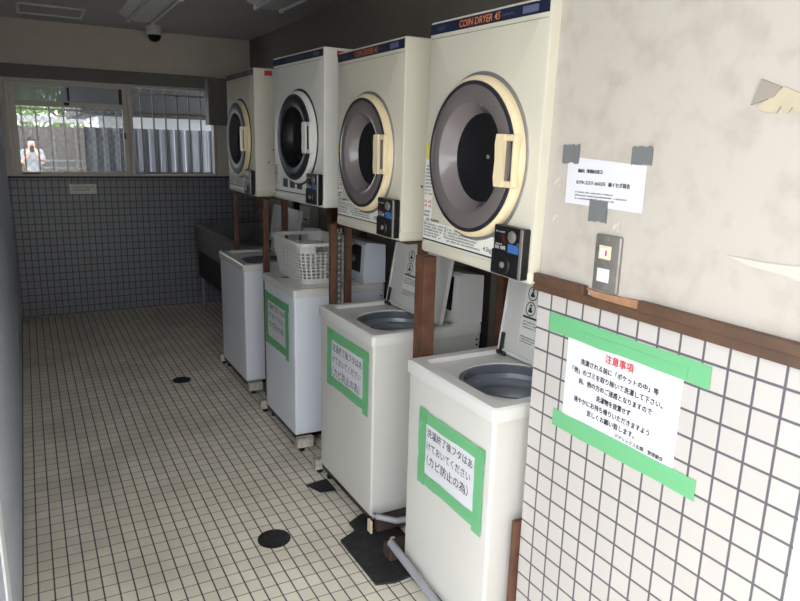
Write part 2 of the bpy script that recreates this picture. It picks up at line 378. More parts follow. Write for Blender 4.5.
# person outside, holding a phone up
def skin_mesh(name, pts, edges, radii, m, parent, root=0, sub=2):
    me = bpy.data.meshes.new(name); l = parent.location
    me.from_pydata([Vector(p) - l for p in pts], edges, [])
    o = bpy.data.objects.new('tmp', me); COL.objects.link(o)
    o.modifiers.new('s', 'SKIN'); o.modifiers.new('u', 'SUBSURF').levels = sub
    for i, r in enumerate(radii):
        sv = me.skin_vertices[0].data[i]; sv.radius = r if isinstance(r, tuple) else (r, r); sv.use_root = (i == root)
    bpy.context.view_layer.update()
    m2 = bpy.data.meshes.new_from_object(o.evaluated_get(bpy.context.evaluated_depsgraph_get()))
    bpy.data.objects.remove(o); m2.name = name; m2.materials.clear(); m2.materials.append(M[m])
    for p in m2.polygons: p.use_smooth = True
    q = bpy.data.objects.new(name, m2); COL.objects.link(q); q.parent = parent; return q
px, py, pz = .15, 16.6, -.02
per = thing('person', 'person in a white shirt holding a phone to the face, outside the window', 'person', (px, py, pz))
P = lambda x, y, z: (px + x, py + y, pz + z)
pts = [P(0, 0, .92), P(0, 0, 1.12), P(0, 0, 1.34), P(0, -.01, 1.45), P(0, -.03, 1.54), P(0, -.03, 1.63),
       P(.155, 0, 1.38), P(.19, -.15, 1.15), P(.045, -.312, 1.42), P(-.155, 0, 1.38), P(-.19, -.15, 1.15), P(-.045, -.312, 1.42),
       P(.09, 0, .86), P(.10, -.01, .48), P(.10, .02, .08), P(.10, -.12, .04), P(-.09, 0, .86), P(-.10, -.01, .48), P(-.10, .02, .08), P(-.10, -.12, .04)]
eds = [(0, 1), (1, 2), (2, 3), (3, 4), (4, 5), (2, 6), (6, 7), (7, 8), (2, 9), (9, 10), (10, 11), (0, 12), (12, 13), (13, 14), (14, 15), (0, 16), (16, 17), (17, 18), (18, 19)]
rad = [(.15, .1), (.14, .1), (.16, .1), .055, (.075, .09), (.07, .085), .06, .042, .033, .06, .042, .033, .085, .06, .042, .04, .085, .06, .042, .04]
skin_mesh('body', pts, eds, rad, 'skin', per)
skin_mesh('shirt', [P(0, 0, .88), P(0, 0, 1.12), P(0, 0, 1.34), P(.16, 0, 1.38), P(.19, -.12, 1.19), P(-.16, 0, 1.38), P(-.19, -.12, 1.19)],
          [(0, 1), (1, 2), (2, 3), (3, 4), (2, 5), (5, 6)], [(.18, .125), (.165, .12), (.18, .115), .078, .066, .078, .066], 'shirt', per)
skin_mesh('trousers', [P(0, 0, .92), P(.095, 0, .84), P(.10, -.01, .48), P(.10, .02, .1), P(-.095, 0, .84), P(-.10, -.01, .48), P(-.10, .02, .1)],
          [(0, 1), (1, 2), (2, 3), (0, 4), (4, 5), (5, 6)], [(.16, .115), .1, .078, .062, .1, .078, .062], 'trousers', per)
hb = B(); bm = bmesh.new(); bmesh.ops.create_uvsphere(bm, u_segments=20, v_segments=12, radius=1)
for v in bm.verts: v.co = Vector(P(v.co.x * .092, .0 + v.co.y * .095, 1.645 + v.co.z * (.085 if v.co.z > -.2 else .05)))
hb.bmadd(bm); bm.free(); hb.build('hair', 'hair', per, 60)
ph = tag(B().box(px - .04, px + .04, py - .345, py - .333, 1.36, 1.50, .004).build('phone', 'black', None, None, (px, py - .32, 1.34)), 'small dark phone held up by the person outside', 'phone')

# ------------------------------------------------------------------ washing machines
XW = 1.224; XWB = 1.79
def rrect(x0, x1, y0, y1, r, z, k=6, e=6):
    """rounded rectangle loop, same vertex count for any size"""
    cs = [((x1 - r, y1 - r), 0), ((x0 + r, y1 - r), 90), ((x0 + r, y0 + r), 180), ((x1 - r, y0 + r), 270)]; pts = []
    for i, (c, a) in enumerate(cs):
        arc = [(c[0] + r * math.cos(math.radians(a + 90 * j / k)), c[1] + r * math.sin(math.radians(a + 90 * j / k))) for j in range(k + 1)]
        pts += arc
        c2, a2 = cs[(i + 1) % 4]; q = (c2[0] + r * math.cos(math.radians(a2)), c2[1] + r * math.sin(math.radians(a2))); p = arc[-1]
        pts += [(p[0] + (q[0] - p[0]) * j / e, p[1] + (q[1] - p[1]) * j / e) for j in range(1, e)]
    return [(p[0], p[1], z) for p in pts]
def loft(b, loops, cap_last=False):
    n = len(loops[0]); vs = [p for l in loops for p in l]; fs = []
    for i in range(len(loops) - 1):
        for k in range(n): fs.append((i * n + k, i * n + (k + 1) % n, (i + 1) * n + (k + 1) % n, (i + 1) * n + k))
    if cap_last: fs.append(tuple(range((len(loops) - 1) * n, len(loops) * n)))
    b.add(vs, fs)
def lid_sticker(root_lid, x, y0, y1, z0, tilt, detail):
    pass
def washer(y0, y1, zb, h, label, enamel='washer', lid_open=True, hinge=1.60, lean=.055, brackets=(), detail=1, con_x=0.):
    t = thing('washing_machine', label, 'washing machine', ((XW + XWB) / 2, (y0 + y1) / 2, 0), 'washing machines along the right side')
    zt = h - .048
    bb = B(); q = lambda z, i: rrect(XW + .009 + i, XWB - i, y0 + .009 + i, y1 - .009 - i, .012, z)
    loft(bb, [q(zt, .004), q(zt, 0), q(zb + .004, 0), q(zb, .004)], True); bb.build('body', enamel, t, 40)
    B().box(XW + .012, XWB - .02, y0 + .02, y1 - .02, zb - .024, zb - .0005).build('plinth', 'black', t)
    tp = B(); cx, cy, r = 1.484, (y0 + y1) / 2 - .035 * (y1 - y0) / .55, .193
    if lid_open:
        L0 = rrect(XW, XWB, y0, y1, .016, zt); L1 = rrect(XW, XWB, y0, y1, .016, h - .008); L2 = rrect(XW + .007, XWB - .007, y0 + .007, y1 - .007, .014, h)
        L3 = rrect(XW + .055, 1.67, y0 + .045, y1 - .045, .03, h); L4 = rrect(XW + .062, 1.665, y0 + .052, y1 - .052, .028, h - .016)
        def circ(rr, z): 
            out = []
            for p in L4:
                d = Vector((p[0] - cx, p[1] - cy)).normalized(); out.append((cx + d.x * rr, cy + d.y * rr, z))
            return out
        rr = min(r, cx - (XW + .066))
        loft(tp, [L0, L1, L2, L3, L4, circ(rr, h - .02), circ(rr - .006, h - .045)])
        tp.build('top_panel', 'washer_top', t, 35)
        tb = B().lathe((cx, cy, h), (0, 0, -1), [(.045, rr - .004), (.046, rr - .010), (.075, rr - .016), (.08, rr - .032), (.10, rr - .034), (.105, rr - .018), (.14, rr - .02), (.16, rr - .03), (.17, rr - .022), (.30, rr - .022), (.32, rr - .06), (.32, .05)], 64, cap1=True)
        tb.build('tub', 'tub', t, 40)
        ring = B().lathe((cx, cy, h), (0, 0, -1), [(.024, rr - .003), (.022, rr - .02), (.052, rr - .022), (.06, rr - .006)], 64)
        ring.build('balance_ring', 'tubring', t, 40)
        # hinged lid standing open; the underside faces the room
        ll = .36; ang = math.atan2(lean, ll)
        Rm = Matrix.Translation((hinge, 0, h - .008)) @ Matrix.Rotation(ang, 4, 'Y')
        ly0, ly1 = y0 + .042, y1 - .042
        lb = B().box(0, .016, ly0, ly1, 0, ll, .006, 2, Rm)
        lb.box(-.006, 0, ly0, ly0 + .014, .004, ll - .004, .002, 1, Rm); lb.box(-.006, 0, ly1 - .014, ly1, .004, ll - .004, .002, 1, Rm); lb.box(-.006, 0, ly0, ly1, .004, .02, .002, 1, Rm)
        lid = lb.build('lid', 'washer_top', t, 40)
        hg = B().box(-.008, .0, ly1 - .035, ly1 - .012, -.002, .085, .003, 1, Rm); hg.box(-.02, .0, ly1 - .06, ly1 - .012, -.004, .012, .003, 1, Rm)
        hg.build('hinge', 'darkmetal', lid)
        yc = (ly0 + ly1) / 2
        sb = B().box(-.0012, -.0002, yc - .085, yc + .15 - .02, .07, .335, 0, 1, Rm); sb.build('instruction_label', 'label', lid)
        ib = B(); tmp = B()
        if detail:
            lines_b(tmp, -.0022, yc + .12, yc - .07, .155, .006, 11, 3, .011); rquad(tmp, -.0022, yc + .122, yc - .07, .172, .18)
            lines_b(tmp, -.0022, yc + .12, yc - .07, .095, .006, 12, 3, .010)
            for k, zc in enumerate((.21, .27)):
                for yy in (yc + .085, yc - .015):
                    n = 24; vs = []
                    for rr_ in (.028, .024):
                        for i in range(n): vs.append((-.0022, yy + rr_ * math.cos(2 * PI * i / n), zc + rr_ * math.sin(2 * PI * i / n)))
                    tmp.add(vs, [(i, (i + 1) % n, n + (i + 1) % n, n + i) for i in range(n)])
                    rquad(tmp, -.0022, yy + .008, yy - .006, zc - .014, zc + .006); rquad(tmp, -.0022, yy + .012, yy - .012, zc - .012, zc - .004)
                    rquad(tmp, -.0022, yy + .005, yy - .005, zc + .009, zc + .018)
        else: lines_b(tmp, -.0022, yc + .12, yc - .07, .3, .008, 13, 12, .018)
        ib.add([(Rm @ Vector(v))[:] for v in tmp.v], tmp.f); ib.build('printed_text', 'ink', lid)
    else:
        L0 = rrect(XW, XWB, y0, y1, .016, zt); L1 = rrect(XW, XWB, y0, y1, .016, h - .008); L2 = rrect(XW + .007, XWB - .007, y0 + .007, y1 - .007, .014, h - .002)
        loft(tp, [L0, L1, L2], True); tp.build('top_panel', 'washer_top', t, 35)
        lb = B().box(XW + .06, 1.65, y0 + .04, y1 - .04, h - .002, h + .0035, .003)
        lid = lb.build('lid', 'washer_top', t, 35)
        B().cyl((XW + .075, (y0 + y1) / 2 + .06, h + .0035), (XW + .075, (y0 + y1) / 2 + .06, h + .006), .03, .026).build('lid_grip', 'galv', lid, 40)
    # control console along the rear edge
    o = con_x; cn = B().prism([(1.655 + o, h), (XWB, h), (XWB, h + .222), (1.675 + o, h + .238), (1.658 + o, h + .225), (1.648 + o, h + .05)], 1, y0 + .008, y1 - .008)
    con = cn.build('console', 'washer_top' if enamel == 'washer' else 'washer_blue_lifted', t)
    cp = B().prism([(1.6462 + o, h + .06), (1.6475 + o, h + .06), (1.656 + o, h + .215), (1.6548 + o, h + .215)], 1, y0 + .05, y1 - .05); pn = cp.build('control_panel', 'black', con)
    if lid_open is False:
        for k in range(3): B().cyl((1.652, y0 + .14 + k * .11, h + .13), (1.632, y0 + .14 + k * .11, h + .132), .02, .017).build('dial', 'galv', pn, 40)
    sc = B()
    for z in (zt - .03, zt - .055): sc.cyl((XWB - .025, y0 + .0065, z), (XWB - .025, y0 + .003, z), .005, n=10)
    sc.build('screw', 'darkmetal', t)
    # feet: dark levelling feet, some set in channel brackets
    for fx, fy in ((XW + .05, y0 + .05), (XW + .05, y1 - .05), (XWB - .06, y0 + .05), (XWB - .06, y1 - .05)):
        fz = .0205 if 2.48 < fy < 2.5 and fx < 1.4 else .0125 if 2.09 < fy < 2.12 and fx < 1.4 else 0
        B().lathe((fx, fy, 0), (0, 0, 1), [(fz, .02), (fz + .012, .022), (fz + .016, .012), (zb - .02, .012)], 16, True, True).build('foot', 'darkmetal', t)
    for fx, fy in brackets:
        k = B().box(fx, fx + .006, fy - .018, fy + .018, .02, .08, .002); k.box(fx, fx + .10, fy - .018, fy - .012, .02, .08, .002); k.box(fx, fx + .10, fy + .012, fy + .018, .02, .08, .002); k.box(fx, fx + .1, fy - .018, fy + .018, .074, .08, .002)
        br = k.build('leg_bracket', 'worn', t)
        B().lathe((fx + .035, fy, 0), (0, 0, 1), [(0, .016), (.012, .018), (.02, .009), (.064, .009)], 14, True, True).build('bracket_foot', 'darkmetal', br)
    return t
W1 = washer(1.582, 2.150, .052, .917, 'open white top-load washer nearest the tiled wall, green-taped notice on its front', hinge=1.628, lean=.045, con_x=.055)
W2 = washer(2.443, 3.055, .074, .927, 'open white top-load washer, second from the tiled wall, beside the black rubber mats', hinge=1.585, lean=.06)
W3 = washer(3.416, 3.979, .0695, .9305, 'white washer with the laundry basket standing on its closed lid', 'washer_blue_lifted', False, brackets=((1.215, 3.375), (1.205, 4.02)))
W4 = washer(4.407, 5.065, .0697, .902, 'white washer without any notice on its front, farthest back', 'washer_blue_lifted', True, detail=0, brackets=((1.23, 4.37), (1.215, 5.1)))
for (bx_, by_) in ((1.21, 3.09),):
    k = B().box(bx_, bx_ + .006, by_ - .018, by_ + .018, .02, .085, .002); k.box(bx_, bx_ + .10, by_ - .018, by_ - .012, .02, .085, .002); k.box(bx_, bx_ + .1, by_ - .018, by_ + .018, .079, .085, .002)
    br = k.build('leg_bracket', 'worn', W2); B().lathe((bx_ + .035, by_, 0), (0, 0, 1), [(0, .016), (.012, .018), (.02, .009), (.064, .009)], 14, True, True).build('bracket_foot', 'darkmetal', br)

# ------------------------------------------------------------------ notices
def wavy(b, x, y0, y1, z0, z1, seed, amp=.002, th=.0006, skew=0.):
    """strip of tape or sheet on a face looking towards -x, slightly ragged"""
    rnd = random.Random(seed); n = 8; lng = abs(y1 - y0) > abs(z1 - z0); vs = []; fs = []
    for i in range(n + 1):
        f = i / n; e0, e1 = rnd.uniform(-amp, amp), rnd.uniform(-amp, amp)
        for xx in (x, x - th):
            if lng: y = y0 + (y1 - y0) * f; vs += [(xx, y, z0 + e0 + skew * f), (xx, y, z1 + e1 + skew * f)]
            else: z = z0 + (z1 - z0) * f; vs += [(xx, y0 + e0, z), (xx, y1 + e1, z)]
    for i in range(n):
        a = i * 4; c = a + 4
        fs += [(a, a + 1, c + 1, c), (a + 2, c + 2, c + 3, a + 3), (a, c, c + 2, a + 2), (a + 1, a + 3, c + 3, c + 1)]
    fs += [(0, 2, 3, 1), (n * 4, n * 4 + 1, n * 4 + 3, n * 4 + 2)]
    b.add(vs, fs)
def washer_notice(ya, yb, z0, z1, label, seed, tw=.052):
    """ya = left (far) edge, yb = right (near) edge of the taped area"""
    X = XW + .0055
    t = thing('paper_notice', label, 'notice', (X, (ya + yb) / 2, z0), 'notices taped to the washers')
    B().box(X - .0006, X, yb + tw * .7, ya - tw * .7, z0 + tw * .7, z1 - tw * .7).build('paper', 'paper', t)
    tb = B(); wd = (ya - yb) - 2 * tw; lh = wd / 9.0
    xl = X - .0012; yl = ya - tw - wd * .02; zt = z1 - tw * .95
    heavy_b(tb, '洗濯終了後フタはあ', (xl, yl, zt - lh * 1.35), .0006, width=wd * .93, height=lh * 1.05)
    heavy_b(tb, 'けておいてください', (xl, yl, zt - lh * 2.85), .0006, width=wd * .90, height=lh * 1.05)
    heavy_b(tb, '（カビ防止の為）', (xl, yl - wd * .01, zt - lh * 4.5), .0006, width=wd * .86, height=lh * 1.25)
    tb.build('printed_text', 'ink', t)
    for k, (a, b_, c, d) in enumerate(((ya, yb, z1 - tw, z1 - .004), (ya - .01, yb + .012, z0 + .004, z0 + tw), (ya, ya - tw, z0, z1), (yb + tw, yb, z0 - .012, z1 - .006))):
        s = B(); wavy(s, X - .0014 - .0008 * k, a, b_, c, d, seed + k, .0025); s.build('tape', 'tape', t)
washer_notice(2.043, 1.622, .458, .762, 'green-taped notice on the front of the washer nearest the tiled wall', 3)
washer_notice(2.944, 2.485, .556, .846, 'green-taped notice on the second washer, beside the rubber mat corner', 13)
washer_notice(3.937, 3.51, .502, .83, 'green-taped notice on the washer carrying the laundry basket', 23)
wn = thing('wall_notice', 'large white notice with red heading green-taped across the square wall tiles', 'notice', (XP, 1.2, .93))
ps = B(); wavy(ps, XP - .0006, 1.395, 1.0, .945, 1.222, 4, .001, .0008); ps.build('paper', 'paper', wn)
t1 = B(); heavy_b(t1, '注意事項', (XP - .0022, 1.2, 1.162), .0016, width=.098, height=.026, align='C'); t1.build('red_heading', 'red', wn)
tb = B(); X = XP - .0022
for s, wd, yl, z in (('洗濯される前に「ポケットの中」等', .272, 1.338, 1.130), ('「他」のゴミを取り除いて洗濯して下さい。', .318, 1.368, 1.101), ('尚、他の方のご迷惑となりますので', .258, 1.338, 1.073),
                     ('洗濯物を放置せず', .122, 1.268, 1.044), ('速やかにお持ち帰りいただきますよう', .272, 1.352, 1.016), ('宜しくお願い致します。', .172, 1.298, .990)):
    heavy_b(tb, s, (X, yl, z), .0011, width=wd, height=.0185)
tb.build('printed_text', 'ink', wn); tb = B(); heavy_b(tb, 'デアリックス広畑　管理組合', (X, 1.19, .968), .0007, width=.16, height=.0125)
tb.build('signature_text', 'ink', wn)
s = B(); wavy(s, XP - .0026, 1.478, .93, 1.192, 1.248, 5, .002); s.build('tape', 'tape', wn)
s = B(); wavy(s, XP - .0026, 1.433, .931, .91, .962, 6, .002); s.build('tape', 'tape', wn)
s = B(); wavy(s, XP - .0034, 1.36, .99, 1.198, 1.224, 15, .001); s.build('tape_overlap', 'tape', wn)
cn = thing('contact_notice', 'small white contact notice held by grey tape above the switch plate', 'notice', (XP, 1.32, 1.57))
ps = B(); ps.add([(XP - .0006, 1.456, 1.70), (XP - .0006, 1.178, 1.684), (XP - .0006, 1.178, 1.568), (XP - .0006, 1.456, 1.572), (XP, 1.456, 1.70), (XP, 1.178, 1.684), (XP, 1.178, 1.568), (XP, 1.456, 1.572)],
                 [(0, 1, 2, 3), (4, 7, 6, 5), (0, 4, 5, 1), (1, 5, 6, 2), (2, 6, 7, 3), (3, 7, 4, 0)]); ps.build('paper', 'paper', cn)
tb = B(); X = XP - .0014
heavy_b(tb, '連絡先（管理組合窓口）', (X, 1.414, 1.658), .0008, width=.092, height=.011)
tb.build('printed_text', 'ink', cn); tb = B(); heavy_b(tb, '079-237-6655', (X, 1.417, 1.627), .0008, width=.108, height=.0125)
heavy_b(tb, '㈱イセダ商会', (X, 1.298, 1.626), .0008, width=.073, height=.0135)
tb.build('contact_text', 'ink', cn)
tb = B(); lines_b(tb, X, 1.418, 1.27, 1.603, .004, 3, 1, .008, .9); lines_b(tb, X, 1.418, 1.215, 1.5945, .004, 4, 1, .008, .95); lines_b(tb, X, 1.418, 1.25, 1.586, .004, 5, 1, .008, .9); tb.build('small_print', 'ink2', cn)
for k, (a, b_, c, d) in enumerate(((1.479, 1.413, 1.681, 1.731), (1.229, 1.164, 1.687, 1.730), (1.359, 1.293, 1.532, 1.588))):
    s = B(); wavy(s, XP - .0016, a, b_, c, d, 30 + k, .0025); s.build('tape', 'ducttape', cn)
# residue squares and torn paper on the board
for k, (a, c) in enumerate(((1.492, 1.627), (1.489, 1.524), (1.257, 1.526))):
    s = B(); wavy(s, XP - .0002, a + .013, a - .013, c - .011, c + .011, 40 + k, .002, .0006)
    tag(s.build('tape_residue', 'greypaper' if 0 else mat('residue_%s' % 'abc'[k], (205, 196, 182), .9, noise=.4, nscale=60), None, None, (XP, a, c)), ['square grey tape residue on the board left of the contact notice', 'square tape residue below left of the contact notice', 'square tape residue just above the switch plate'][k], 'residue')
tp = thing('torn_paper', 'torn beige paper scrap stuck high on the white board', 'paper', (XP, .86, 1.82))
B().prism([(.924, 1.818), (.908, 1.868), (.862, 1.850), (.874, 1.832)], 0, XP - .004, XP).build('grey_backing', 'greypaper', tp)
B().prism([(.912, 1.812), (.874, 1.836), (.858, 1.851), (.800, 1.826), (.800, 1.796), (.826, 1.800), (.835, 1.811), (.842, 1.800), (.853, 1.802), (.858, 1.814), (.866, 1.800), (.89, 1.803)], 0, XP - .003, XP).build('beige_scrap', 'cardboard', tp)
tag(B().prism([(.932, 1.502), (.84, 1.500), (.74, 1.506), (.74, 1.470), (.80, 1.482), (.87, 1.486)], 0, XP - .0025, XP).build('peeled_flap', 'flap', None, None, (XP, .85, 1.47)), 'long peeled strip of surface paper low on the white board', 'paper')
# switch plate
sw = thing('switch_plate', 'stainless switch plate with two rocker switches on the white board', 'switch', (XP, 1.27, 1.35))
B().box(XP - .009, XP + .001, 1.228, 1.318, 1.352, 1.503, .005, 3).build('plate', 'steel', sw, 40)
for k, (yc, zc) in enumerate(((1.279, 1.456), (1.279, 1.395))):
    f = B().box(XP - .011, XP - .0085, yc - .021, yc + .021, zc - .018, zc + .018, .002).build('switch_frame', 'cream' if k == 0 else 'whitep', sw)
    B().box(XP - .0155, XP - .0105, yc - .012, yc + .012, zc - .013, zc + .013, .002).build('rocker', 'whitep', f)
    if k == 0: B().box(XP - .0165, XP - .015, yc - .012, yc - .007, zc - .008, zc + .007).build('red_mark', 'red', f)
scb = B()
for z in (1.492, 1.363): scb.lathe((XP - .009, 1.274, z), (-1, 0, 0), [(0, .005), (.0015, .004)], 12, cap1=True)
scb.build('screw', 'galv', sw)

# ------------------------------------------------------------------ coin dryers
XD = 1.297
def dryer(y0, y1, z0, z1, label, enamel, rimm, glassm, bowlm, R, dy, zc, style, rotz=0., tilt=0., tagmat=None):
    yc = (y0 + y1) / 2
    t = thing('coin_dryer', label, 'clothes dryer', (XD, yc, z0), 'coin dryers along the right side')
    bd = B(); dk = (XD, yc + dy, zc); yz = lambda L, x: [(x, p[0], p[1]) for p in L]
    rr_ = lambda i, x: yz(rrect(y0 + i, y1 - i, z0 + .03 + i, z1 - i, .010, 0), x)
    cc = lambda r, x: [(x, dk[1] + (p[1] - dk[1]) / math.hypot(p[1] - dk[1], p[2] - dk[2]) * r, dk[2] + (p[2] - dk[2]) / math.hypot(p[1] - dk[1], p[2] - dk[2]) * r) for p in rr_(0, x)]
    loft(bd, [rr_(.0, XD + .50), rr_(0, XD + .008), rr_(.003, XD + .002), rr_(.009, XD), cc(R - .02, XD), cc(R - .02, XD + .09)], True)
    bd.add(rr_(0, XD + .50), [tuple(range(len(rr_(0, 0))))])
    bd.build('body', enamel, t, 40)
    B().box(XD - .003, XD + .49, y0 - .002, y1 + .002, z0, z0 + .045, .014, 4).build('base_skirt', enamel, t, 40)
    X = XD
    # navy name band
    band = B().box(X - .0012, X, y0 + .008, y1 - .004, z1 - .043, z1 - .009).build('name_band', 'navy', t)
    wd = y1 - y0
    tb = B(); text_b(tb, 'COIN DRYER 45', (X - .002, y1 - .19 * wd / .65, z1 - .0365), width=.225 * wd / .65, height=.031, bold=.004, slant=.1); tb.build('name_text', 'orange' if style != 'white' else 'bandgrey', band)
    tb = B(); text_b(tb, 'AQUA', (X - .002, y1 - .05, z1 - .033), width=.05, height=.017, bold=.01); tb.build('maker_text', 'bandgrey', band); tb = B(); lines_b(tb, X - .002, y0 + .24, y0 + .16, z1 - .03, .008, 9); tb.build('model_text', 'bandgrey', band)
    pl = B()
    wavy(pl, X - .0014, y0 + .125, y0 + .055, z1 - .036, z1 - .016, 2, .0003); pl.build('serial_plate', 'bandgrey', band)
    gl = B(); gl.box(X - .0004, X + .001, y0 + .012, y1 - .012, z1 - .058, z1 - .056); gl.build('seam', 'galv', t)
    # door: rim, gasket, smoked ring, bowl, handle
    dcy = yc + dy; C = (X, dcy, zc)
    rim = B().lathe(C, (-1, 0, 0), [(-.002, R), (.014, R), (.022, R - .004), (.028, R - .012), (.030, R - .02), (.029, R - .03)], 96).build('door_rim', rimm, t, 40)
    B().lathe(C, (-1, 0, 0), [(.0, R + .012), (.003, R + .010), (.003, R - .002)], 96).build('door_gap', 'darkgasket' if style != 'old' else 'galv', t)
    B().lathe(C, (-1, 0, 0), [(.024, R - .017), (.033, R - .0175), (.035, R - .022), (.034, R - .030)], 96).build('gasket', 'darkgasket', rim, 40)
    B().lathe(C, (-1, 0, 0), [(.033, R - .029), (.036, R - .045), (.036, R - .07), (.033, R - .082)], 96).build('door_window', glassm, rim, 40)
    B().lathe(C, (-1, 0, 0), [(.0335, R - .081), (.024, R - .089), (.002, R - .105), (-.02, R - .116)], 96).build('glass_bowl', bowlm, rim, 50)
    B().lathe(C, (-1, 0, 0), [(-.019, R - .1155), (-.022, R - .13), (-.04, R - .16), (-.045, .01)], 96, cap1=True).build('drum_window', 'drum', rim, 50)
    B().lathe((X + .045, dcy - .005, zc + .005), (-1, 0, 0), [(0, .008), (.004, .007), (.006, .003)], 16, cap1=True).build('drum_screw', 'galv', rim)
    hz = zc + .0; hy = dcy - R + .028      # handle on the near side of the rim
    hb = B()
    poly = [(hy + .064, -.078), (hy + .069, -.05), (hy + .065, 0), (hy + .069, .05), (hy + .064, .078), (hy + .026, .078), (hy + .026, -.078)]
    hb.prism([(p[0], hz + p[1]) for p in poly], 0, X - .047, X - .022)
    hb.box(X - .044, X - .018, hy - .024, hy - .010, hz - .078, hz + .078, .006); hb.box(X - .042, X - .018, hy - .018, hy + .034, hz + .058, hz + .078, .005); hb.box(X - .042, X - .018, hy - .018, hy + .034, hz - .078, hz - .058, .005)
    hd = hb.build('handle', rimm, rim, 40)
    # coin box
    a, b_, c, d = y0 + .010, y0 + .160, z0 + .013, z0 + .168
    cb = B().box(X - .030, X, a, b_ - .006, c + .075, d, .005); cb.box(X - .032, X, a, b_, c, c + .078, .005)
    cx = cb.build('coin_box', 'black', t)
    B().box(X - .0335, X - .029, a - .001, a + .012, c + .002, d - .002, .002).build('chrome_edge', 'steel', cx)
    B().box(X - .0315, X - .0295, b_ - .055, b_ - .018 - .045 + .0, d - .052, d - .028).build('display', 'displayred', cx)
    B().box(X - .0312, X - .0298, a + .016, a + .068, d - .078, d - .052).build('blue_label', 'blue', cx)
    B().lathe((X - .030, a + .052, d - .03), (-1, 0, 0), [(0, .019), (.003, .018), (.006, .012), (.007, .004)], 32, cap1=True).build('coin_slot', 'steel', cx, 40)
    B().lathe((X - .030, a + .02, d - .05), (-1, 0, 0), [(0, .008), (.003, .007)], 20, cap1=True).build('lock_button', 'ink2', cx)
    B().lathe((X - .032, (a + b_) / 2 + .008, c + .036), (-1, 0, 0), [(0, .03), (.004, .028), (.005, .012)], 32, cap1=True).build('key_plate', 'black', cx, 40)
    B().lathe((X - .037, (a + b_) / 2 + .008, c + .036), (-1, 0, 0), [(0, .010), (.004, .009), (.006, .004)], 20, cap1=True).build('key_lock', 'steel', cx, 40)
    tb = B(); text_b(tb, '30分 100円', (X - .0312, b_ - .018, d - .073), width=.052, height=.014, bold=.01); lines_b(tb, X - .0312, b_ - .02, b_ - .065, d - .022, .005, 5); lines_b(tb, X - .0312, b_ - .02, b_ - .065, d - .06, .004, 6)
    tb.build('coin_text', 'whitep', cx)
    # printed instructions under and beside the door
    lb = B(); wavy(lb, X - .0002, y1 - .010, b_ + .004, z0 + .052, z0 + .118, 1, .0004, .0007)
    wavy(lb, X - .0002, y1 - .008, y1 - .062, z0 + .115, zc - .02 if style != 'white' else zc - .14, 8, .0004, .0007)
    il = lb.build('instruction_label', 'label' if style != 'grey' else 'dryer', t)
    X2 = X - .0017
    lb = B(); rquad(lb, X2, y1 - .008, b_ + .002, z0 + .048, z0 + .053)
    if style == 'white':
        for k in range(3): rquad(lb, X2, y1 - .13 - k * .10, y1 - .20 - k * .10, z0 + .075, z0 + .122)
    lb.build('navy_print', 'navy', il)
    tb = B()
    if style != 'white':
        lines_b(tb, X2, y1 - .016, y1 - .15, z0 + .105, .007, 21, 5, .0105); lines_b(tb, X2, y1 - .175, b_ + .10, z0 + .102, .0065, 22, 5, .010)
        lines_b(tb, X2, y1 - .03, y1 - .13, z0 + .122, .008, 24); lines_b(tb, X2, y1 - .155, y1 - .17, z0 + .104, .008, 25, 4, .0105, 1)
        text_b(tb, '4.5kg', (X2, b_ + .085, z0 + .066), width=.045, height=.022, bold=.01)
        lines_b(tb, X2, b_ + .075, b_ + .01, z0 + .117, .006, 26)
    lines_b(tb, X2, y1 - .013, y1 - .058, zc - .045 if style != 'white' else zc - .16, .006, 27, 9, .0125); lines_b(tb, X2, y1 - .013, y1 - .055, z0 + .15, .008, 28, 2, .014)
    tb.build('printed_text', 'ink', il)
    rb = B(); lines_b(rb, X2, y1 - .012, y1 - .06, z0 + .185, .011, 30, 2, .015); rb.build('red_text', 'red', il)
    if style == 'old':
        yb = B(); wavy(yb, X - .001, y1 - .010, y1 - .028, zc - .015, zc + .04, 3, .0005); yb.build('warning_label', 'yellow', t)
    sc = B()
    for xx, zz in ((X + .12, z0 + .30), (X + .09, z0 + .22), (X + .2, z0 + .3)): sc.lathe((xx, y0, zz), (0, -1, 0), [(0, .005), (.002, .004)], 10, cap1=True)
    sc.build('screw', 'darkmetal', t)
    if tagmat:
        B().box(X + .07, X + .12, y0 - .0015, y0, z1 - .045, z1 - .015).build('red_tag', 'red', t)
    t.rotation_euler = (tilt, 0, rotz)
    return t
dryer(1.545, 2.188, 1.322, 2.134, 'large cream coin dryer nearest, right beside the white board wall', 'dryer', 'cream', 'smoke', 'bowl', .258, -.004, 1.683, 'old', tilt=.017)
dryer(2.352, 2.993, 1.337, 2.119, 'cream coin dryer with cream door rim, second from the white board wall', 'dryer', 'cream', 'smoke', 'bowl', .246, 0, 1.678, 'old')
dryer(3.200, 3.870, 1.393, 2.172, 'pale coin dryer with white door rim and black glass door', 'dryer_pale', 'whitep', 'smokeblack', 'smokeblack', .24, -.02, 1.74, 'white', rotz=math.radians(3), tagmat=1)
dryer(4.310, 4.970, 1.362, 2.164, 'cream coin dryer at the far end, beside the grey box on the back wall', 'dryer', 'cream', 'greyglass', 'greyglass', .25, 0, 1.728, 'grey', tagmat=1)

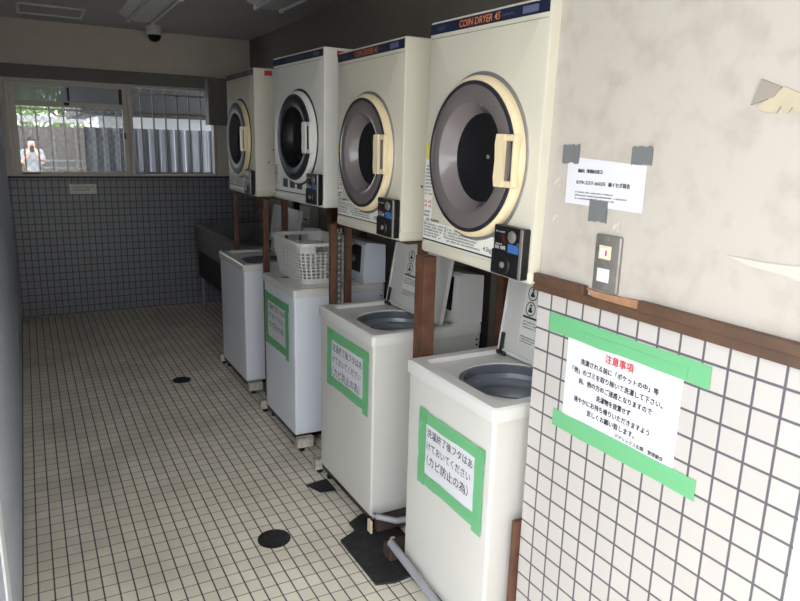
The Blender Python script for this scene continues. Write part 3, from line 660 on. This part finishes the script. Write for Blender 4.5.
# ------------------------------------------------------------------ wooden racks under the dryers
def rack(label, posts, tray, loc, zt, ang=None):
    t = thing('dryer_rack', label, 'rack', loc, 'wooden dryer racks')
    for (x, y, wx, wy) in posts: B().box(x, x + wx, y, y + wy, .0125 if y == 2.170 else 0, zt - .012, .002).build('post', 'wood', t)
    x0, x1, y0, y1 = tray
    B().box(x0, x1, y0, y1, zt - .012, zt - .001).build('support_tray', 'darkwood', t)
    if ang:
        x, y, z0, z1 = ang; a = B()
        n = int((z1 - z0) / .03)
        for k in range(n):                      # slotted strip: two edges with rungs between the holes
            z = z0 + k * .03
            a.box(x, x + .028, y, y + .003, z, z + .018)
        a.box(x, x + .009, y, y + .003, z0, z1); a.box(x + .019, x + .028, y, y + .003, z0, z1)
        a.build('slotted_angle', 'galv', t)
rack('brown wooden rack holding up the nearest dryer, post between the first two washers', [(1.302, 2.170, .055, .068), (1.83, 1.60, .05, .05)], (1.40, 1.88, 1.60, 2.205), (1.5, 1.9, 0), 1.316)
rack('brown wooden rack with slotted metal angle under the second cream dryer', [(1.305, 3.085, .03, .03), (1.40, 2.36, .035, .035), (1.83, 2.36, .05, .05), (1.83, 3.07, .05, .05)], (1.335, 1.88, 2.36, 3.115), (1.5, 2.7, 0), 1.336, (1.342, 3.10, .3, 1.3))
rack('brown wooden rack under the dryer with the black glass door', [(1.445, 3.21, .032, .035), (1.68, 4.03, .03, .03), (1.83, 3.21, .05, .05), (1.83, 3.86, .05, .05)], (1.46, 1.88, 3.21, 4.06), (1.5, 3.55, 0), 1.391)
rack('brown wooden rack under the farthest dryer', [(1.325, 4.25, .036, .036), (1.455, 4.25, .036, .036), (1.36, 5.08, .03, .03), (1.83, 4.3, .05, .05), (1.83, 5.08, .05, .05)], (1.36, 1.88, 4.26, 5.1), (1.5, 4.65, 0), 1.360)

# ------------------------------------------------------------------ laundry basket on the third washer
def basket(x0, x1, y0, y1, z0, hgt):
    t = thing('laundry_basket', 'white plastic laundry basket with square holes, standing on a washer lid', 'basket', ((x0 + x1) / 2, (y0 + y1) / 2, z0))
    tp_ = .035; k, e = 6, 6
    def loop(f, inset=0):
        g = tp_ * f; r = .05
        return [Vector(p) for p in rrect(x0 - g + inset, x1 + g - inset, y0 - g + inset, y1 + g - inset, r + .01 * f, z0 + hgt * f, 8, 1)]
    def resample(L, n):
        ds = [0.]
        for i in range(len(L)): ds.append(ds[-1] + (L[(i + 1) % len(L)] - L[i]).length)
        out = []; j = 0
        for i in range(n):
            s = ds[-1] * i / n
            while ds[j + 1] < s: j += 1
            f = (s - ds[j]) / max(ds[j + 1] - ds[j], 1e-9); out.append(L[j].lerp(L[(j + 1) % len(L)], f))
        return out
    n = 52; fr = [0, .06, .12] + [.12 + .66 * i / 8 for i in range(1, 9)] + [.86, .93, 1.0]
    rows = [resample(loop(f), n) for f in fr]
    b = B()
    for i in range(len(fr) - 1):
        holes = 2 <= i < 10
        for c in range(n):
            q = [rows[i][c], rows[i][(c + 1) % n], rows[i + 1][(c + 1) % n], rows[i + 1][c]]
            mid = sum(q, Vector()) / 4
            # hand slots on the two short ends
            slot = fr[i] >= .77 and fr[i] < .92 and abs(mid.x - (x0 + x1) / 2) < .065 and (mid.y < y0 + .02 or mid.y > y1 - .02)
            if slot: continue
            if holes:
                inn = [mid + (p - mid) * .64 for p in q]
                b.add([p[:] for p in q] + [p[:] for p in inn], [(0, 1, 5, 4), (1, 2, 6, 5), (2, 3, 7, 6), (3, 0, 4, 7)])
            else: b.add([p[:] for p in q], [(0, 1, 2, 3)])
    o = b.build('wall', 'basket', t)
    bm = bmesh.new(); bm.from_mesh(o.data); bmesh.ops.remove_doubles(bm, verts=bm.verts, dist=.0004); bmesh.ops.recalc_face_normals(bm, faces=bm.faces[:]); bm.to_mesh(o.data); bm.free()
    md = o.modifiers.new('thickness', 'SOLIDIFY'); md.thickness = .003; md.offset = -1
    fl = B(); L = loop(0); fl.add([p[:] for p in L] + [(p + Vector((0, 0, .004)))[:] for p in L], [tuple(range(len(L))), tuple(range(len(L), 2 * len(L)))] + [(i, (i + 1) % len(L), len(L) + (i + 1) % len(L), len(L) + i) for i in range(len(L))]); fl.build('base', 'basket', t)
    rb = B(); L = loop(1.0); loft(rb, [[(p + (p - Vector(((x0 + x1) / 2, (y0 + y1) / 2, p.z))).normalized() * o_ + Vector((0, 0, dz)))[:] for p in L] for o_, dz in ((-.002, -.004), (-.002, .004), (.004, .007), (.013, .004), (.013, -.014), (.010, -.014), (.010, -.002), (-.002, -.004))])
    rb.build('rim', 'basket', t, 50)
basket(1.315, 1.585, 3.50, 3.955, .9345, .235)

# ------------------------------------------------------------------ floor items
def drain(x, y, r, label):
    t = thing('floor_drain', label, 'drain', (x, y, 0), 'floor drains')
    B().lathe((x, y, 0), (0, 0, 1), [(0, r), (.003, r), (.004, r - .003), (.004, r - .010), (.002, r - .011)], 48).build('ring', 'darkmetal', t)
    g = B().lathe((x, y, 0), (0, 0, 1), [(.0005, r - .011), (.002, r - .011)], 48, True, True)
    for k in range(-3, 4): 
        hw = math.sqrt(max(0, (r - .014) ** 2 - (k * .019) ** 2)); g.box(x - hw, x + hw, y + k * .019 - .004, y + k * .019 + .004, .0015, .0035)
    g.build('grate', 'rubber', t)
drain(.826, 2.59, .072, 'round dark floor drain cover in the foreground tiles')
drain(.868, 4.835, .066, 'round dark floor drain cover farther back, near the farthest washer')
mt = B().prism([(1.080, 2.437), (1.165, 2.475), (1.36, 2.44), (1.36, 2.10), (1.16, 2.075), (1.084, 2.097)], 2, .0005, .012)
tag(mt.build('rubber_mat', 'rubber', None, None, (1.2, 2.25, 0)), 'large black rubber mat on the floor between the first two washers', 'mat')
mt = B().prism([(1.165, 2.535), (1.165, 2.44), (1.36, 2.44), (1.36, 2.6), (1.24, 2.575)], 2, .0125, .020)
tag(mt.build('rubber_mat', 'rubber', None, None, (1.25, 2.5, 0)), 'smaller black rubber mat lying under the corner of the second washer', 'mat')
mt = B().prism([(1.125, 2.972), (1.165, 2.873), (1.24, 2.86), (1.24, 2.985)], 2, .0005, .008)
tag(mt.build('rubber_mat', 'rubber', None, None, (1.22, 2.93, 0)), 'black rubber pad under the far corner of the second washer', 'mat')
tag(B().box(1.243, 1.45, 2.400, 2.436, .021, .085, .003).build('wooden_block', 'darkwood', None, None, (1.3, 2.41, .02)), 'dark wooden bearer block at the near corner of the second washer', 'block')
tag(B().box(1.212, 1.221, 2.405, 2.440, .0205, .080, .001).build('white_strip', 'cream', None, None, (1.22, 2.41, .02)), 'short cream plastic strip standing against the wooden bearer block', 'strip')
tag(B().box(1.20, 1.30, 2.195, 2.262, .0125, .072, .004).build('rusty_block', 'darkwood', None, None, (1.2, 2.2, .012)), 'rusty brown block standing on the large rubber mat', 'block')
tag(B().lathe((1.285, 2.33, .012), (0, 0, 1), [(0, .012), (.008, .014), (.016, .008), (.018, .002)], 10, True, True).build('crumpled_scrap', 'cream', None, None, (1.285, 2.33, .012)), 'small cream scrap lying on the rubber mat by the pipe', 'scrap')
pp = thing('drain_pipe', 'grey plastic pipe end poking out between the first two washers', 'pipe', (1.3, 2.4, .09))
B().tube([(1.238, 2.40, .104), (1.30, 2.33, .104), (1.48, 2.30, .10)], .0135, 16).build('tube', 'pvc', pp, 40)
B().lathe((1.232, 2.407, .104), (-.665, .75, 0), [(0, .014), (.006, .016), (.01, .016), (.011, .009), (-.01, .008)], 20, cap1=True).build('end_cap', 'galv', pp, 40)
pp = thing('drain_pipe', 'long grey plastic pipe lying along the front of the nearest washer', 'pipe', (1.19, 1.8, .09))
B().tube([(1.203, 2.20, .100), (1.202, 2.0, .082), (1.20, 1.8, .062), (1.198, 1.60, .042), (1.195, 1.3, .022)], .0165, 16).build('tube', 'pvc', pp, 40)

# ------------------------------------------------------------------ back of the room
sk = thing('sink', 'long grey stone trough sink in the dark far corner behind the washers', 'sink', (1.78, 6.1, 0))
sb = B(); x0, x1, y0, y1 = 1.45, 2.125, 5.33, 6.98
loft(sb, [rrect(x0, x1, y0, y1, .02, .64), rrect(x0, x1, y0, y1, .02, .875), rrect(x0 + .01, x1 - .01, y0 + .01, y1 - .01, .02, .88), rrect(x0 + .06, x1 - .06, y0 + .06, y1 - .06, .03, .88), rrect(x0 + .08, x1 - .08, y0 + .08, y1 - .08, .03, .70)], True)
sb.add(rrect(x0, x1, y0, y1, .02, .64), [tuple(range(48))])
sb.build('basin', 'sink', sk, 35)
for (x, y) in ((1.50, 5.40), (1.50, 6.90), (2.05, 5.40), (2.05, 6.90)): B().cyl((x, y, 0), (x, y, .64), .02).build('leg', 'galv', sk, 40)
B().box(1.47, 1.49, 6.0, 6.93, .36, .64, .003).build('skirt_panel', 'bin', sk)
def faucet(y, z, label):
    t = thing('faucet', label, 'faucet', (XR, y, z), 'wall taps above the sink')
    B().tube([(XR, y, z), (XR - .09, y, z), (XR - .12, y, z - .012), (XR - .135, y, z - .05)], .011, 12).build('spout', 'steel', t, 40)
    h = B().cyl((XR - .05, y, z), (XR - .05, y, z + .04), .01); h.box(XR - .055, XR - .045, y - .03, y + .03, z + .038, z + .048, .003); h.build('tap_handle', 'steel', t, 40)
    B().lathe((XR, y, z), (-1, 0, 0), [(0, .028), (.008, .026), (.012, .012)], 24, cap1=True).build('flange', 'steel', t, 40)
faucet(6.62, 1.05, 'chrome wall tap above the far end of the sink'); faucet(5.75, 1.05, 'chrome wall tap above the near end of the sink')
bx = thing('wall_box', 'plain grey box mounted at the right end of the window', 'box', (1.73, 7.1, 1.86))
B().box(1.645, 1.95, 7.0, YB - .036, 1.86, 2.31, .006).build('casing', 'boxgrey', bx); B().box(1.66, 1.94, 6.995, 7.0, 1.875, 2.295, .002).build('cover', 'boxgrey', bx)
cm = thing('dome_camera', 'small white dome security camera under the ceiling by the back wall', 'camera', (1.14, 6.84, ZC))
B().lathe((1.14, 6.84, ZC), (0, 0, -1), [(0, .070), (.012, .074), (.075, .072), (.082, .064)], 40, cap1=True).build('housing', 'whitep', cm, 40)
B().lathe((1.14, 6.84, ZC - .08), (0, 0, -1), [(0, .060), (.025, .056), (.045, .042), (.057, .02), (.06, .002)], 40, cap1=True).build('dome', 'smokeblack', cm, 60)
def fixture(x0, x1, y0, y1, label):
    t = thing('ceiling_light', label, 'ceiling light', ((x0 + x1) / 2, (y0 + y1) / 2, ZC), 'ceiling lights')
    m = (x0 + x1) / 2
    B().prism([(x0, ZC), (x1, ZC), (x1 - .02, ZC - .02), (m + .05, ZC - .055), (m - .05, ZC - .055), (x0 + .02, ZC - .02)], 1, y0, y1).build('reflector', 'whitep', t)
    for s in (-1, 1):
        xx = m + s * .095
        B().cyl((xx, y0 + .03, ZC - .055), (xx, y1 - .03, ZC - .055), .013).build('fluorescent_tube', 'paper', t, 40)
        for yy in (y0 + .015, y1 - .03): B().box(xx - .018, xx + .018, yy, yy + .015, ZC - .072, ZC - .02, .003).build('tube_holder', 'whitep', t)
fixture(.78, 1.12, 5.10, 6.33, 'unlit white fluorescent ceiling fixture nearest the dome camera')
fixture(1.50, 1.84, 3.88, 5.15, 'unlit white fluorescent ceiling fixture over the dryers, at the top edge')
lb = thing('wall_label', 'small white label stuck on the back wall tiles under the window', 'label', (.467, YB, 1.165))
B().box(.35, .586, YB - .0012, YB, 1.175, 1.27).build('paper', 'label', lb)
tb = B(); tmp = B(); lines_b(tmp, 0, .1, -.1, 1.235, .011, 4, 2, .025); tb.add([(.467 - v[1], YB - .002, v[2]) for v in tmp.v], tmp.f); tb.build('small_print', 'ink2', lb)
tag(B().prism([(5.03, .30), (5.09, .29), (5.30, .37), (5.24, .385)], 0, XL, XL + .003).build('wall_sticker', 'label', None, None, (XL, 5.15, .3)), 'narrow white strip stuck low on the left wall', 'sticker')
wp = thing('wall_panel', 'flat cream panel on the side wall glimpsed between the washers', 'panel', (XR, 2.77, .6))
B().box(XR - .02, XR, 2.69, 2.83, .55, 1.25, .003).build('plate', 'dryer', wp)
# tap box on the side wall behind the basket
ub = thing('utility_box', 'pale flat box on the side wall behind the laundry basket', 'box', (XR, 5.4, 1.0))
B().box(XR - .08, XR, 5.30, 5.62, .98, 1.18, .005).build('casing', 'dryer_pale', ub); B().box(XR - .082, XR - .079, 5.36, 5.44, 1.07, 1.085).build('slot', 'black', ub)
